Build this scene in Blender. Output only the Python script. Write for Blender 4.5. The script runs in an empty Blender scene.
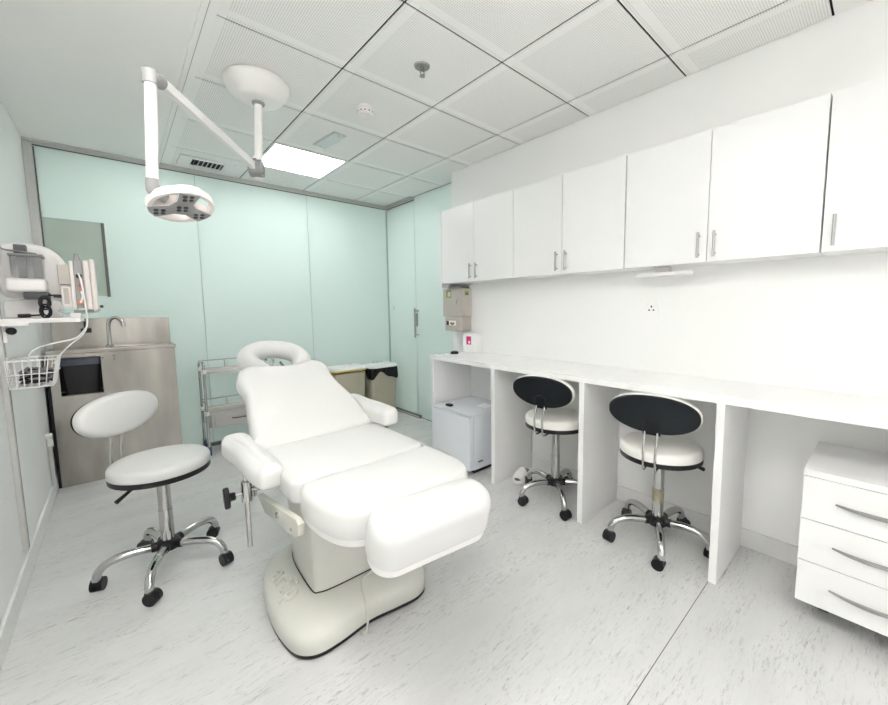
import bpy, bmesh, math, random
from mathutils import Vector, Matrix
random.seed(4)
PI = math.pi
sc = bpy.context.scene
COL = sc.collection
V = Vector

# ------------------------------------------------------------------ materials
def mat(name, color, rough=0.5, metal=0.0, coat=0.0, spec=0.5, noise=0.0, nscale=20.0, bump=0.0, bscale=60.0,
        stretch=(1, 1, 1), emis=None, estr=0.0, alpha=1.0, trans=0.0, ior=1.45):
    m = bpy.data.materials.new(name); m.use_nodes = True
    nt = m.node_tree; b = nt.nodes['Principled BSDF']
    b.inputs['Base Color'].default_value = (*color, 1)
    b.inputs['Roughness'].default_value = rough
    b.inputs['Metallic'].default_value = metal
    b.inputs['Coat Weight'].default_value = coat
    b.inputs['Specular IOR Level'].default_value = spec
    b.inputs['Transmission Weight'].default_value = trans
    b.inputs['IOR'].default_value = ior
    if emis:
        b.inputs['Emission Color'].default_value = (*emis, 1)
        b.inputs['Emission Strength'].default_value = estr
    tc = nt.nodes.new('ShaderNodeTexCoord'); mp = nt.nodes.new('ShaderNodeMapping')
    mp.inputs['Scale'].default_value = stretch
    nt.links.new(tc.outputs['Object'], mp.inputs['Vector'])
    if noise > 0:
        n = nt.nodes.new('ShaderNodeTexNoise'); n.inputs['Scale'].default_value = nscale; n.inputs['Detail'].default_value = 5
        nt.links.new(mp.outputs['Vector'], n.inputs['Vector'])
        r = nt.nodes.new('ShaderNodeValToRGB')
        r.color_ramp.elements[0].position = .3; r.color_ramp.elements[1].position = .7
        r.color_ramp.elements[0].color = (*[c * (1 - noise) for c in color], 1)
        r.color_ramp.elements[1].color = (*[min(1, c * (1 + noise * .4)) for c in color], 1)
        nt.links.new(n.outputs['Fac'], r.inputs['Fac']); nt.links.new(r.outputs['Color'], b.inputs['Base Color'])
    if bump > 0:
        n2 = nt.nodes.new('ShaderNodeTexNoise'); n2.inputs['Scale'].default_value = bscale; n2.inputs['Detail'].default_value = 4
        nt.links.new(mp.outputs['Vector'], n2.inputs['Vector'])
        bp = nt.nodes.new('ShaderNodeBump'); bp.inputs['Strength'].default_value = bump; bp.inputs['Distance'].default_value = .01
        nt.links.new(n2.outputs['Fac'], bp.inputs['Height']); nt.links.new(bp.outputs['Normal'], b.inputs['Normal'])
    return m

M = {}
M['wall'] = mat('wall_paint', (.87, .87, .86), .6, noise=.01, nscale=3)
M['plaster'] = mat('plaster_paint', (.92, .92, .90), .7, noise=.01, nscale=2)
M['laminate'] = mat('white_laminate', (.85, .85, .845), .28, noise=.008, nscale=6)
M['counter'] = mat('white_worktop', (.87, .87, .865), .25, noise=.008, nscale=6)
M['vinyl'] = mat('white_vinyl', (.65, .65, .64), .42, bump=.04, bscale=220)
M['cream_vinyl'] = mat('cream_vinyl', (.84, .83, .79), .42, bump=.04, bscale=220)
M['bedplastic'] = mat('offwhite_plastic', (.62, .62, .57), .35, noise=.02, nscale=8)
M['bedrail'] = mat('clear_grey_plastic', (.60, .60, .53), .2, coat=.4, noise=.05, nscale=8)
M['plastic'] = mat('white_plastic', (.82, .80, .79), .35, noise=.01)
M['greyplastic'] = mat('grey_plastic', (.30, .30, .295), .4, noise=.04)
M['midgrey'] = mat('mid_grey_plastic', (.30, .30, .30), .4, noise=.04)
M['darkgrey'] = mat('dark_grey_plastic', (.10, .10, .105), .4, noise=.04)
M['black'] = mat('black_plastic', (.012, .012, .014), .38, noise=.1, nscale=40)
M['blackshell'] = mat('black_shell', (.010, .013, .016), .6, spec=.25, noise=.1, nscale=60)
M['bag'] = mat('black_bag', (.012, .012, .013), .25, bump=.5, bscale=30)
M['chrome'] = mat('chrome', (.56, .56, .55), .08, 1.0, noise=.03, nscale=10)
M['steelpull'] = mat('satin_steel', (.42, .42, .41), .3, 1.0, noise=.05)
M['alu'] = mat('anodised_aluminium', (.58, .58, .56), .4, .3, noise=.04, nscale=30)
M['darkalu'] = mat('dark_aluminium', (.16, .16, .15), .4, .3, noise=.05)
M['steel'] = mat('brushed_steel', (.58, .55, .51), .26, 1.0, noise=.42, nscale=2.6, bump=.16, bscale=3.5, stretch=(1.6, 1.6, .35))  # colour noise paints broad dark reflections onto the steel
M['trolleysteel'] = mat('trolley_steel', (.56, .54, .52), .28, 1.0, noise=.05, nscale=5)
M['fridge'] = mat('fridge_enamel', (.79, .82, .86), .25, noise=.01)
M['beige'] = mat('beige_bin', (.47, .43, .335), .45, noise=.02)
M['boxbeige'] = mat('taupe_plastic', (.50, .46, .42), .4, noise=.02)
M['yellow'] = mat('yellow_rim', (.75, .55, .12), .4, noise=.02)
M['green'] = mat('lime_label', (.30, .37, .10), .5, noise=.1)
M['pink'] = mat('pink_label', (.75, .03, .22), .5, noise=.05)
M['orange'] = mat('orange_plug', (.80, .22, .05), .4, noise=.02)
M['gold'] = mat('gold_wrap', (.45, .28, .06), .35, noise=.5, nscale=60)
M['paper'] = mat('white_paper', (.88, .88, .87), .6, noise=.02)
M['blue'] = mat('blue_wheel', (.03, .05, .12), .4, noise=.05)
M['slate'] = mat('slate_liner', (.12, .13, .18), .35, noise=.3, nscale=20)
M['canopy'] = mat('lamp_enamel', (.84, .83, .81), .35, noise=.01)
M['lamppink'] = mat('lamp_plastic', (.76, .70, .67), .35, noise=.01)
M['gap'] = mat('ceiling_void', (.01, .01, .01), .9, noise=.1)
M['panel'] = mat('light_diffuser', (.9, .9, .9), .5, emis=(1, .985, 1.0), estr=6.5, noise=.001)
M['panel_corridor'] = mat('corridor_diffuser', (.9, .9, .9), .5, emis=(1, .99, 1.0), estr=2.4, noise=.001)
M['panel_soft'] = mat('dimmed_diffuser', (.9, .9, .9), .5, emis=(1, .985, 1.0), estr=4.4, noise=.001)  # glow of the unseen ceiling panels added as fill light
M['lens'] = mat('dark_led_lens', (.05, .05, .05), .15, coat=.5, noise=.1)
M['skirting'] = mat('skirting', (.80, .80, .79), .4, noise=.01)
M['seam'] = mat('weld_seam', (.16, .16, .155), .7, noise=.1)
M['seal'] = mat('glass_seal', (.45, .55, .54), .5, noise=.05)
M['brass'] = mat('sprinkler_metal', (.35, .30, .26), .35, .8, noise=.1)
M['clear'] = mat('clear_plastic', (.93, .95, .95), .05, trans=.9, noise=.005)
M['glassgreen'] = mat('sage_panel', (.47, .56, .49), .30, noise=.05, nscale=3, spec=.4)
M['plate'] = mat('access_panel', (.66, .72, .72), .25, noise=.03)
M['tan'] = mat('column_band', (.45, .41, .30), .3, .3, noise=.2, nscale=60)

def glass_material():
    """satin-etched aqua glass: scatters light from both sides"""
    m = mat('frosted_aqua_glass', (.66, .755, .730), .34, noise=.015, nscale=1.2, spec=.4)
    nt = m.node_tree; b = nt.nodes['Principled BSDF']; out = nt.nodes['Material Output']
    tl = nt.nodes.new('ShaderNodeBsdfTranslucent'); tl.inputs['Color'].default_value = (.905, .975, .960, 1)
    mx = nt.nodes.new('ShaderNodeMixShader'); mx.inputs[0].default_value = .45
    nt.links.new(b.outputs[0], mx.inputs[1]); nt.links.new(tl.outputs[0], mx.inputs[2]); nt.links.new(mx.outputs[0], out.inputs['Surface'])
    return m
M['glass'] = glass_material()

def floor_material():
    m = mat('marbled_vinyl_floor', (.60, .60, .59), .38, spec=.35)
    nt = m.node_tree; b = nt.nodes['Principled BSDF']; L = nt.links.new
    tc = nt.nodes.new('ShaderNodeTexCoord')
    def noise(scale, stretch, detail, rough=.6, dist=0):
        mp = nt.nodes.new('ShaderNodeMapping'); mp.inputs['Scale'].default_value = stretch
        mp.inputs['Rotation'].default_value = (0, 0, .12)
        n = nt.nodes.new('ShaderNodeTexNoise'); n.inputs['Scale'].default_value = scale
        n.inputs['Detail'].default_value = detail; n.inputs['Roughness'].default_value = rough
        n.inputs['Distortion'].default_value = dist
        L(tc.outputs['Object'], mp.inputs['Vector']); L(mp.outputs['Vector'], n.inputs['Vector']); return n
    def ramp(n, *els):
        r = nt.nodes.new('ShaderNodeValToRGB')
        while len(r.color_ramp.elements) < len(els): r.color_ramp.elements.new(.5)
        for e, (p, v) in zip(r.color_ramp.elements, els): e.position = p; e.color = (*v, 1) if len(v) == 3 else v
        L(n.outputs['Fac'], r.inputs['Fac']); return r
    base = ramp(noise(1.6, (1, 4, 1), 6), (.3, (.60, .60, .595)), (.7, (.68, .68, .675)))
    st = ramp(noise(17, (1, 6, 1), 10, .80, .9), (.39, (.95, .95, .95)), (.47, (0, 0, 0)))
    pale = ramp(noise(14, (1, 5, 1), 9, .78, .8), (.60, (0, 0, 0)), (.68, (1, 1, 1)))
    clus = ramp(noise(1.7, (1, 4.5, 1), 4, .6, .3), (.38, (.10, .10, .10)), (.60, (1, 1, 1)))
    mul = nt.nodes.new('ShaderNodeMath'); mul.operation = 'MULTIPLY'
    L(st.outputs['Color'], mul.inputs[0]); L(clus.outputs['Color'], mul.inputs[1])
    mx = nt.nodes.new('ShaderNodeMix'); mx.data_type = 'RGBA'
    L(pale.outputs['Color'], mx.inputs[0]); L(base.outputs['Color'], mx.inputs[6]); mx.inputs[7].default_value = (.76, .76, .755, 1)
    mx2 = nt.nodes.new('ShaderNodeMix'); mx2.data_type = 'RGBA'
    L(mul.outputs[0], mx2.inputs[0]); L(mx.outputs[2], mx2.inputs[6]); mx2.inputs[7].default_value = (.35, .35, .345, 1)
    L(mx2.outputs[2], b.inputs['Base Color'])
    return m
M['floor'] = floor_material()

def tile_material(X0, Y0):
    """white metal tile, perforated with rows of pin holes, plain border round each 600 mm tile"""
    m = mat('perforated_tile', (.80, .80, .785), .5)
    nt = m.node_tree; b = nt.nodes['Principled BSDF']; L = nt.links.new
    tc = nt.nodes.new('ShaderNodeTexCoord'); sp = nt.nodes.new('ShaderNodeSeparateXYZ'); L(tc.outputs['Object'], sp.inputs[0])
    def mth(op, a, c=None, d=None):
        n = nt.nodes.new('ShaderNodeMath'); n.operation = op
        for i, v in enumerate((a, c, d)):
            if v is None: continue
            if isinstance(v, (int, float)): n.inputs[i].default_value = v
            else: L(v, n.inputs[i])
        return n.outputs[0]
    def cell(o, step, off):
        return mth('ABSOLUTE', mth('SUBTRACT', mth('FRACT', mth('DIVIDE', mth('SUBTRACT', o, off), step)), .5))
    dx, dy = cell(sp.outputs['X'], .0100, X0), cell(sp.outputs['Y'], .0100, Y0)
    dist = mth('SQRT', mth('ADD', mth('MULTIPLY', dx, dx), mth('MULTIPLY', dy, dy)))
    hole = mth('LESS_THAN', dist, .24)
    bx, by = cell(sp.outputs['X'], .6, X0), cell(sp.outputs['Y'], .6, Y0)
    inner = mth('MULTIPLY', mth('LESS_THAN', bx, .467), mth('LESS_THAN', by, .467))
    fac = mth('MULTIPLY', mth('MULTIPLY', hole, inner), .42)
    mx = nt.nodes.new('ShaderNodeMix'); mx.data_type = 'RGBA'
    L(fac, mx.inputs[0]); mx.inputs[6].default_value = (.90, .90, .88, 1); mx.inputs[7].default_value = (.10, .10, .095, 1)
    L(mx.outputs[2], b.inputs['Base Color'])
    return m

# ------------------------------------------------------------------ mesh builder
class MB:
    def __init__(s): s.bm = bmesh.new(); s.flat = False
    def face(s, vs, flip=False):
        try: return s.bm.faces.new(list(reversed(vs)) if flip else vs)
        except ValueError: return None
    def box(s, lo, hi, bevel=0.0, seg=2, M=None):
        lo, hi = V(lo), V(hi); t = bmesh.new()
        bmesh.ops.create_cube(t, size=1)
        for v in t.verts: v.co = V([(lo[i] + hi[i]) / 2 + v.co[i] * (hi[i] - lo[i]) for i in range(3)])
        if bevel: s.flat = True; bmesh.ops.bevel(t, geom=list(t.edges), offset=bevel, segments=seg, affect='EDGES', profile=.5)
        return s.add(t, M)
    def add(s, t, M=None):
        if M: bmesh.ops.transform(t, matrix=M, verts=t.verts)
        me = bpy.data.meshes.new('tmp'); t.to_mesh(me); t.free(); s.bm.from_mesh(me); bpy.data.meshes.remove(me); return s
    def rings(s, rings, caps=True, closed=False, M=None):
        R = [[s.bm.verts.new(M @ V(p) if M else V(p)) for p in r] for r in rings]; n = len(R[0])
        pairs = list(zip(R, R[1:])) + ([(R[-1], R[0])] if closed else [])
        for a, b in pairs:
            for i in range(n): s.face([a[i], a[(i + 1) % n], b[(i + 1) % n], b[i]])
        if caps and not closed: s.face(R[0], True); s.face(R[-1])
        return s
    def cyl(s, p0, p1, r0, r1=None, n=16, M=None):
        return s.tube([p0, p1], [r0, r0 if r1 is None else r1], n, M=M)
    def tube(s, pts, r, n=10, closed=False, M=None, caps=True):
        pts = [V(p) for p in pts]; N = len(pts); rad = r if isinstance(r, (list, tuple)) else [r] * N
        rings = []; up = None
        for i, p in enumerate(pts):
            if closed: t = pts[(i + 1) % N] - pts[i - 1]
            else: t = pts[min(i + 1, N - 1)] - pts[max(i - 1, 0)]
            t.normalize()
            if up is None: up = t.orthogonal().normalized()
            else: up = (up - t * up.dot(t)).normalized()
            w = t.cross(up)
            rings.append([p + (up * math.cos(2 * PI * k / n) + w * math.sin(2 * PI * k / n)) * rad[i] for k in range(n)])
        return s.rings(rings, caps, closed, M)
    def lathe(s, prof, c=(0, 0, 0), n=32, M=None):
        c = V(c)
        return s.rings([[c + V((max(r, 1e-4) * math.cos(2 * PI * k / n), max(r, 1e-4) * math.sin(2 * PI * k / n), z)) for k in range(n)] for r, z in prof], True, False, M)
    def cushion(s, outline, z0, z1, r=.02, crown=0.0, rb=None, seg=4, M=None, taper=0.0):
        rb = r if rb is None else rb
        prof = []
        for k in range(seg + 1):
            a = PI / 2 * k / seg; prof.append((rb * (1 - math.sin(a)) + taper, z0 + rb * (1 - math.cos(a))))
        for k in range(seg + 1):
            a = PI / 2 * k / seg; prof.append((r * (1 - math.cos(a)), z1 - r * (1 - math.sin(a))))
        rings = [[(p[0], p[1], z) for p in inset(outline, d)] for d, z in prof]
        top = inset(outline, r); cx = sum(p[0] for p in top) / len(top); cy = sum(p[1] for p in top) / len(top)
        for q in (.85, .6, .35, .1):
            rings.append([(cx + (p[0] - cx) * q, cy + (p[1] - cy) * q, z1 + crown * (1 - q * q)) for p in top])
        return s.rings(rings, True, False, M)
    def prism(s, outline, z0, z1, M=None):
        return s.rings([[(p[0], p[1], z0) for p in outline], [(p[0], p[1], z1) for p in outline]], True, False, M)
    def build(s, name, material, parent=None, world=True, angle=40, origin=None):
        bm = s.bm
        bmesh.ops.recalc_face_normals(bm, faces=bm.faces)
        o = bpy.data.objects.new(name, None if False else bpy.data.meshes.new(name)); COL.objects.link(o)
        if parent is not None:
            o.parent = parent
            if world: bmesh.ops.transform(bm, matrix=wmat(parent).inverted(), verts=bm.verts)
        elif world:
            lo = [min(v.co[i] for v in bm.verts) for i in range(3)]; hi = [max(v.co[i] for v in bm.verts) for i in range(3)]
            c = V(origin) if origin is not None else V(((lo[0] + hi[0]) / 2, (lo[1] + hi[1]) / 2, lo[2]))
            bmesh.ops.translate(bm, vec=-c, verts=bm.verts); o.location = c
        bm.to_mesh(o.data); bm.free()
        for p in o.data.polygons: p.use_smooth = True
        o.data.set_sharp_from_angle(angle=math.radians(angle))
        o.data.materials.append(material)
        if s.flat:
            wn = o.modifiers.new('weighted_normal', 'WEIGHTED_NORMAL'); wn.keep_sharp = True; wn.weight = 100
        return o

def wmat(o):
    m = Matrix.LocRotScale(o.location, o.rotation_euler, None)
    return wmat(o.parent) @ m if o.parent else m
def inset(pts, d):
    if abs(d) < 1e-9: return list(pts)
    n = len(pts); out = []
    area = sum(pts[i][0] * pts[(i + 1) % n][1] - pts[(i + 1) % n][0] * pts[i][1] for i in range(n)); sg = 1 if area > 0 else -1
    for i in range(n):
        a, b = pts[i - 1], pts[(i + 1) % n]; tx, ty = b[0] - a[0], b[1] - a[1]; l = math.hypot(tx, ty) or 1
        out.append((pts[i][0] - ty / l * d * sg, pts[i][1] + tx / l * d * sg))
    for _ in range(12):                                   # collapse stretches that turned back on themselves
        bad = False
        for i in range(n):
            j = (i + 1) % n
            if (out[j][0] - out[i][0]) * (pts[j][0] - pts[i][0]) + (out[j][1] - out[i][1]) * (pts[j][1] - pts[i][1]) < -1e-12:
                m = ((out[i][0] + out[j][0]) / 2, (out[i][1] + out[j][1]) / 2); out[i] = m; out[j] = m; bad = True
        if not bad: break
    return out
def rrect(x0, x1, y0, y1, r, seg=6):
    out = []
    for cx, cy, a0 in ((x1 - r, y1 - r, 0), (x0 + r, y1 - r, 90), (x0 + r, y0 + r, 180), (x1 - r, y0 + r, 270)):
        for k in range(seg + 1):
            a = math.radians(a0 + 90 * k / seg); out.append((cx + r * math.cos(a), cy + r * math.sin(a)))
    return out
def ellipse(a, b, n=40, e=2.0, cx=0, cy=0):
    f = lambda c: math.copysign(abs(c) ** (2 / e), c)
    return [(cx + a * f(math.cos(2 * PI * k / n)), cy + b * f(math.sin(2 * PI * k / n))) for k in range(n)]
def cat(pts, seg=6, closed=True):
    P = [V(p if len(p) == 3 else (p[0], p[1], 0)) for p in pts]; n = len(P); out = []
    for i in range(n if closed else n - 1):
        p0, p1, p2, p3 = ((P[i - 1], P[i], P[(i + 1) % n], P[(i + 2) % n]) if closed else
                          (P[max(i - 1, 0)], P[i], P[i + 1], P[min(i + 2, n - 1)]))
        for k in range(seg):
            t = k / seg
            out.append(.5 * ((2 * p1) + (p2 - p0) * t + (2 * p0 - 5 * p1 + 4 * p2 - p3) * t * t + (3 * p1 - p0 - 3 * p2 + p3) * t ** 3))
    if not closed: out.append(P[-1])
    return out
def frame(origin, x, y):
    """matrix with the given x and (approximate) y axes"""
    x = V(x).normalized(); y = V(y); z = x.cross(y).normalized(); y = z.cross(x)
    m = Matrix((x, y, z)).transposed().to_4x4(); m.translation = V(origin); return m

def tag(o, label, catg, group=None):
    o['label'] = label; o['category'] = catg
    if group: o['group'] = group
    return o
def thing(name, label, catg, loc, rotz=0, group=None):
    o = bpy.data.objects.new(name, None); COL.objects.link(o); o.location = loc; o.rotation_euler = (0, 0, rotz)
    o.empty_display_size = .1
    return tag(o, label, catg, group)
def struct(o):
    o['kind'] = 'structure'; return o
def dup(root, loc, rotz=None, label=None, group=None):
    r = root.copy(); COL.objects.link(r); r.location = loc
    if rotz is not None: r.rotation_euler = (0, 0, rotz)
    if label: r['label'] = label
    if group: r['group'] = group
    for ch in list(root.children):
        c = ch.copy(); COL.objects.link(c); c.parent = r
        for g in list(ch.children):
            d = g.copy(); COL.objects.link(d); d.parent = c
    return r
def box(name, lo, hi, material, parent=None, bevel=0.0, seg=2):
    return MB().box(lo, hi, bevel, seg).build(name, material, parent)

# ------------------------------------------------------------------ the room
XL, XW, XG, YB, YE, YN, H = -.417, 2.456, 2.632, 4.379, 2.90, -3.4, 2.588
fl = struct(box('floor', (XL - .1, YN - .1, -.06), (4.2, 5.8, 0), M['floor']))
# the lit corridor that wraps round the glass corner
struct(box('wall_corridor', (XL - .1, 5.7, 0), (4.2, 5.8, H + .06), M['wall']))
struct(box('wall_corridor_side', (4.1, YE - .1, 0), (4.2, 5.7, H + .06), M['wall']))
struct(box('wall_corridor_end', (XG + .2, YE - .1, 0), (4.1, YE, H + .06), M['wall']))
box('weld_seam', (XL + .02, .5010, 0), (XW - .02, .5038, .0012), M['seam'], fl)
struct(box('wall_left', (XL - .1, YN, 0), (XL, 5.7, H + .06), M['wall']))
struct(box('wall_right', (XW, YN, 0), (XG + .2, YE, H + .06), M['wall'], bevel=.004))
struct(box('wall_front', (XL - .1, YN - .1, 0), (XG + .2, YN, H + .06), M['wall']))

# unseen glowing window in the counter wall, added behind the viewer as fill light
M['daylight'] = mat('daylight_pane', (.8, .8, .8), .5, emis=(1, .98, .99), estr=2.4, noise=.001)
w1 = struct(box('window_1', (XW - .03, -3.25, .55), (XW, -1.38, 2.45), M['plastic'], bevel=.004))
box('window_pane', (XW - .034, -3.20, .60), (XW - .026, -2.33, 2.40), M['daylight'], w1)
box('window_pane', (XW - .034, -2.30, .60), (XW - .026, -1.43, 2.40), M['daylight'], w1)

# frosted glass partition across the back, two seams between its three panes
wb = struct(box('wall_back', (XL, YB, 0), (.621, YB + .012, H), M['glass'], bevel=.002))
box('pane', (.625, YB, 0), (1.632, YB + .012, H), M['glass'], wb, bevel=.002)
box('pane', (1.636, YB, 0), (XG, YB + .012, H), M['glass'], wb, bevel=.002)
box('pane_seal', (.621, YB + .004, 0), (.625, YB + .01, H), M['seal'], wb)
box('pane_seal', (1.632, YB + .004, 0), (1.636, YB + .01, H), M['seal'], wb)
# frame round the partition
t = MB().box((XL, YB - .040, H - .020), (XG, YB + .0, H), .002); t.box((XL, YB - .026, H - .034), (XG, YB, H - .020), .002)
t1 = struct(t.build('trim_1', M['alu']))
box('shadow_gap', (XL + .05, YB - .012, H - .040), (XG, YB - .002, H - .034), M['darkalu'], t1)
t2 = struct(MB().box((XL, YB - .04, .0), (XL + .05, YB, H - .035), .003).build('trim_2', M['alu']))
box('shadow_gap', (XL + .05, YB - .014, 0), (XL + .058, YB, H - .05), M['darkalu'], t2)
t3 = struct(MB().box((XL + .05, YB - .035, 0), (XG, YB, .03), .003).build('trim_3', M['darkalu']))
t = MB().box((XG - .045, 3.775, H - .020), (XG, YB - .045, H), .002); t.box((XG - .028, 3.775, H - .034), (XG, YB - .03, H - .020), .002)
t4 = struct(t.build('trim_4', M['alu']))
box('shadow_gap', (XG - .012, 3.775, H - .042), (XG - .002, YB - .03, H - .034), M['darkalu'], t4)
box('frame_groove', (XG - .0285, 3.775, H - .023), (XG - .026, YB - .045, H - .019), M['darkalu'], t4)
t5 = struct(MB().box((XG - .035, 3.70, 0), (XG, YB - .03, .032), .001).build('trim_5', M['darkalu']))
box('channel_face', (XG - .037, 3.708, .008), (XG - .034, YB - .035, .025), M['alu'], t5)
box('trim_pin', (XG - .02, YB - .012, .03), (XG - .004, YB - .002, H - .05), M['seal'], t3).name = 'corner_seal'
# side glass and the glass door in it
wg = struct(box('wall_entrance', (XG, 3.777, 0), (XG + .012, YB + .012, H), M['glass'], bevel=.002))
d1 = struct(box('door_1', (XG, YE + .002, .006), (XG + .012, 3.773, H - .004), M['glass'], bevel=.002))
box('door_edge_seal', (XG + .001, 3.773, 0), (XG + .010, 3.777, H), M['seal'], d1)
box('threshold_line', (XG - .004, YE, 0), (XG + .004, 3.70, .006), M['darkalu'], d1)
h = MB().tube([(XG - .055, 3.73, .97), (XG - .055, 3.73, 1.31)], .011, 12)
for z in (1.00, 1.28): h.cyl((XG + .001, 3.73, z), (XG - .055, 3.73, z), .007)
h.build('pull_handle', M['steelpull'], d1)
box('lock_case', (XG - .018, 3.745, 1.10), (XG, 3.80, 1.25), M['steelpull'], d1, .003)
lb = MB()
lb.tube([(XG - .002, 4.262 + .014 * math.cos(a * PI / 8), 1.318 + .024 * math.sin(a * PI / 8)) for a in range(16)], .002, 6, closed=True)
lb.build('glass_marker', M['seal'], wg)

# ceiling : plaster border along the left, 600 mm perforated tiles in a black-jointed grid
X0, Y0 = .387, .25
TM = tile_material(X0, Y0)
ce = struct(box('ceiling', (XL - .1, YN - .1, H + .004), (4.2, 5.8, H + .09), M['gap']))
box('plaster_border', (XL, .25, H), (.355, YB, H + .004), M['plaster'], ce)
box('plaster_rear', (XL, YN, H), (XG + .1, .246, H + .004), M['plaster'], ce)
box('corridor_soffit', (XL, YB + .012, H), (4.1, 5.7, H + .004), M['plaster'], ce)
box('corridor_soffit', (XG + .012, YE, H), (4.1, YB + .012, H + .004), M['plaster'], ce)
box('edge_channel', (.355, .25, H - .010), (.378, YB - .04, H + .004), M['plaster'], ce, .002)
box('channel_line', (.378, .25, H + .001), (.383, YB - .04, H + .004), M['midgrey'], ce)
tiles = MB(); g = .0045
xs = [.412, .987, 1.587, 2.187, XG]; ys = [.25, .85, 1.45, 2.05, 2.65, 3.25, 3.85, YB]
LIGHTS = [(1.287, 3.55), (-.08, .90), (-.02, -.60)]  # first panel is in view; the others are unseen, added for fill
for i in range(4):
    for j in range(len(ys) - 1):
        cx, cy = (xs[i] + xs[i + 1]) / 2, (ys[j] + ys[j + 1]) / 2
        if any(abs(cx - a) < .05 and abs(cy - b) < .05 for a, b in LIGHTS): continue
        x1 = xs[i + 1]
        if i == 3 and cy < YE - .3: x1 = XW
        tiles.box((xs[i] + g, ys[j] + g, H), (x1 - g, ys[j + 1] - g, H + .004))
to = tiles.build('ceiling_tiles', TM, ce)
box('edge_strip', (.383, .25, H), (.4168, YB - .04, H + .004), M['plaster'], ce)

# skirtings, wall panel trim
struct(box('baseboard_right', (XW - .014, YN, 0), (XW, YE, .10), M['skirting'], bevel=.004))
struct(box('baseboard_left', (XL, YN, 0), (XL + .014, YB - .045, .10), M['skirting'], bevel=.004))

# ------------------------------------------------------------------ ceiling fittings
def ceiling_light(x, y, label, m='panel'):
    t = thing('ceiling_light', label, 'ceiling light', (x, y, H))
    f = MB()
    for lo, hi in (((-.298, -.298), (.298, -.280)), ((-.298, .280), (.298, .298)), ((-.298, -.280), (-.280, .280)), ((.280, -.280), (.298, .280))):
        f.box((lo[0], lo[1], -.004), (hi[0], hi[1], .02))
    f.build('frame', M['plastic'], t, world=False)
    MB().box((-.28, -.28, .0), (.28, .28, .012)).build('diffuser', M[m], t, world=False)
    return t
L0 = ceiling_light(1.287, 3.55, 'square glowing white ceiling panel light near the glass partition')
for (x, y), lab in zip(LIGHTS[1:], ['square ceiling panel light in the plain plaster ceiling near the left wall', 'square ceiling panel light in the plain plaster ceiling behind the viewer']):
    ceiling_light(x, y, lab, 'panel_soft')
for x, y, lab in ((.3, 5.0, 'square ceiling panel light in the corridor behind the left glass pane'), (1.6, 5.0, 'square ceiling panel light in the corridor behind the middle glass pane'),
                  (3.35, 4.9, 'square ceiling panel light at the corridor corner'), (3.35, 3.6, 'square ceiling panel light in the corridor outside the glass door')):
    ceiling_light(x, y, lab, 'panel_corridor')  # unseen corridor panels, put in to light the glass from behind

sd = thing('smoke_detector', 'round white smoke detector on the tiled ceiling', 'smoke detector', (1.272, 2.338, H))
MB().lathe([(.062, 0), (.062, -.012), (.058, -.014)], n=32).build('base', M['plastic'], sd, world=False)
MB().lathe([(.050, -.014), (.050, -.034), (.042, -.046), (.02, -.05)], n=32).build('sensor_head', M['plastic'], sd, world=False)
k = MB()
for a in range(12):
    k.box((-.005, .0480, -.033), (.006, .0508, -.028), M=Matrix.Rotation(a * PI / 6, 4, 'Z'))
k.build('vent_slot', M['black'], sd, world=False)

sp = thing('sprinkler_head', 'small metal fire sprinkler head hanging from the ceiling tile', 'sprinkler', (1.291, 1.749, H))
MB().lathe([(.042, 0), (.040, -.006), (.026, -.010), (.016, -.006)], n=28).build('escutcheon', M['steelpull'], sp, world=False)
k = MB().lathe([(.010, 0), (.010, -.022), (.007, -.024)], n=14)
for s in (-1, 1): k.tube([(s * .009, 0, -.02), (s * .013, 0, -.034), (s * .004, 0, -.05)], .0025, 6)
k.build('body', M['brass'], sp, world=False)
MB().lathe([(.004, -.046), (.015, -.050), (.015, -.053), (.003, -.055)], n=16).build('deflector', M['steelpull'], sp, world=False)

ap = thing('access_plate', 'small pale rectangular access plate set in a ceiling tile', 'access plate', (1.292, 2.945, H), .10)
MB().box((-.052, -.16, -.006), (.052, .16, 0), .002).build('frame', M['alu'], ap, world=False)
MB().box((-.045, -.152, -.009), (.045, .152, -.005), .001).build('cover', M['plate'], ap, world=False)
for y in (-.13, .13): MB().lathe([(.006, -.012), (.006, -.008)], (0, y, 0), 10).build('screw', M['steelpull'], ap, world=False)

vt = thing('air_vent', 'white louvred air vent in the ceiling above the glass wall', 'air vent', (.687, 4.12, H))
f = MB()
for lo, hi in (((-.205, -.145), (.205, -.095)), ((-.205, .075), (.205, .145)), ((-.205, -.095), (-.115, .075)), ((.115, -.095), (.205, .075))):
    f.box((lo[0], lo[1], -.012), (hi[0], hi[1], 0), .002)
f.build('frame', M['plastic'], vt, world=False)
MB().box((-.115, -.095, -.003), (.115, .075, -.001)).build('opening', M['gap'], vt, world=False)
for i in range(7):
    x = -.095 + i * .032
    MB().box((x - .002, -.093, -.012), (x + .002, .073, -.002), M=Matrix.Translation((0, 0, 0))).build('slat', M['plastic'] if i else M['black'], vt, world=False)

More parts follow.
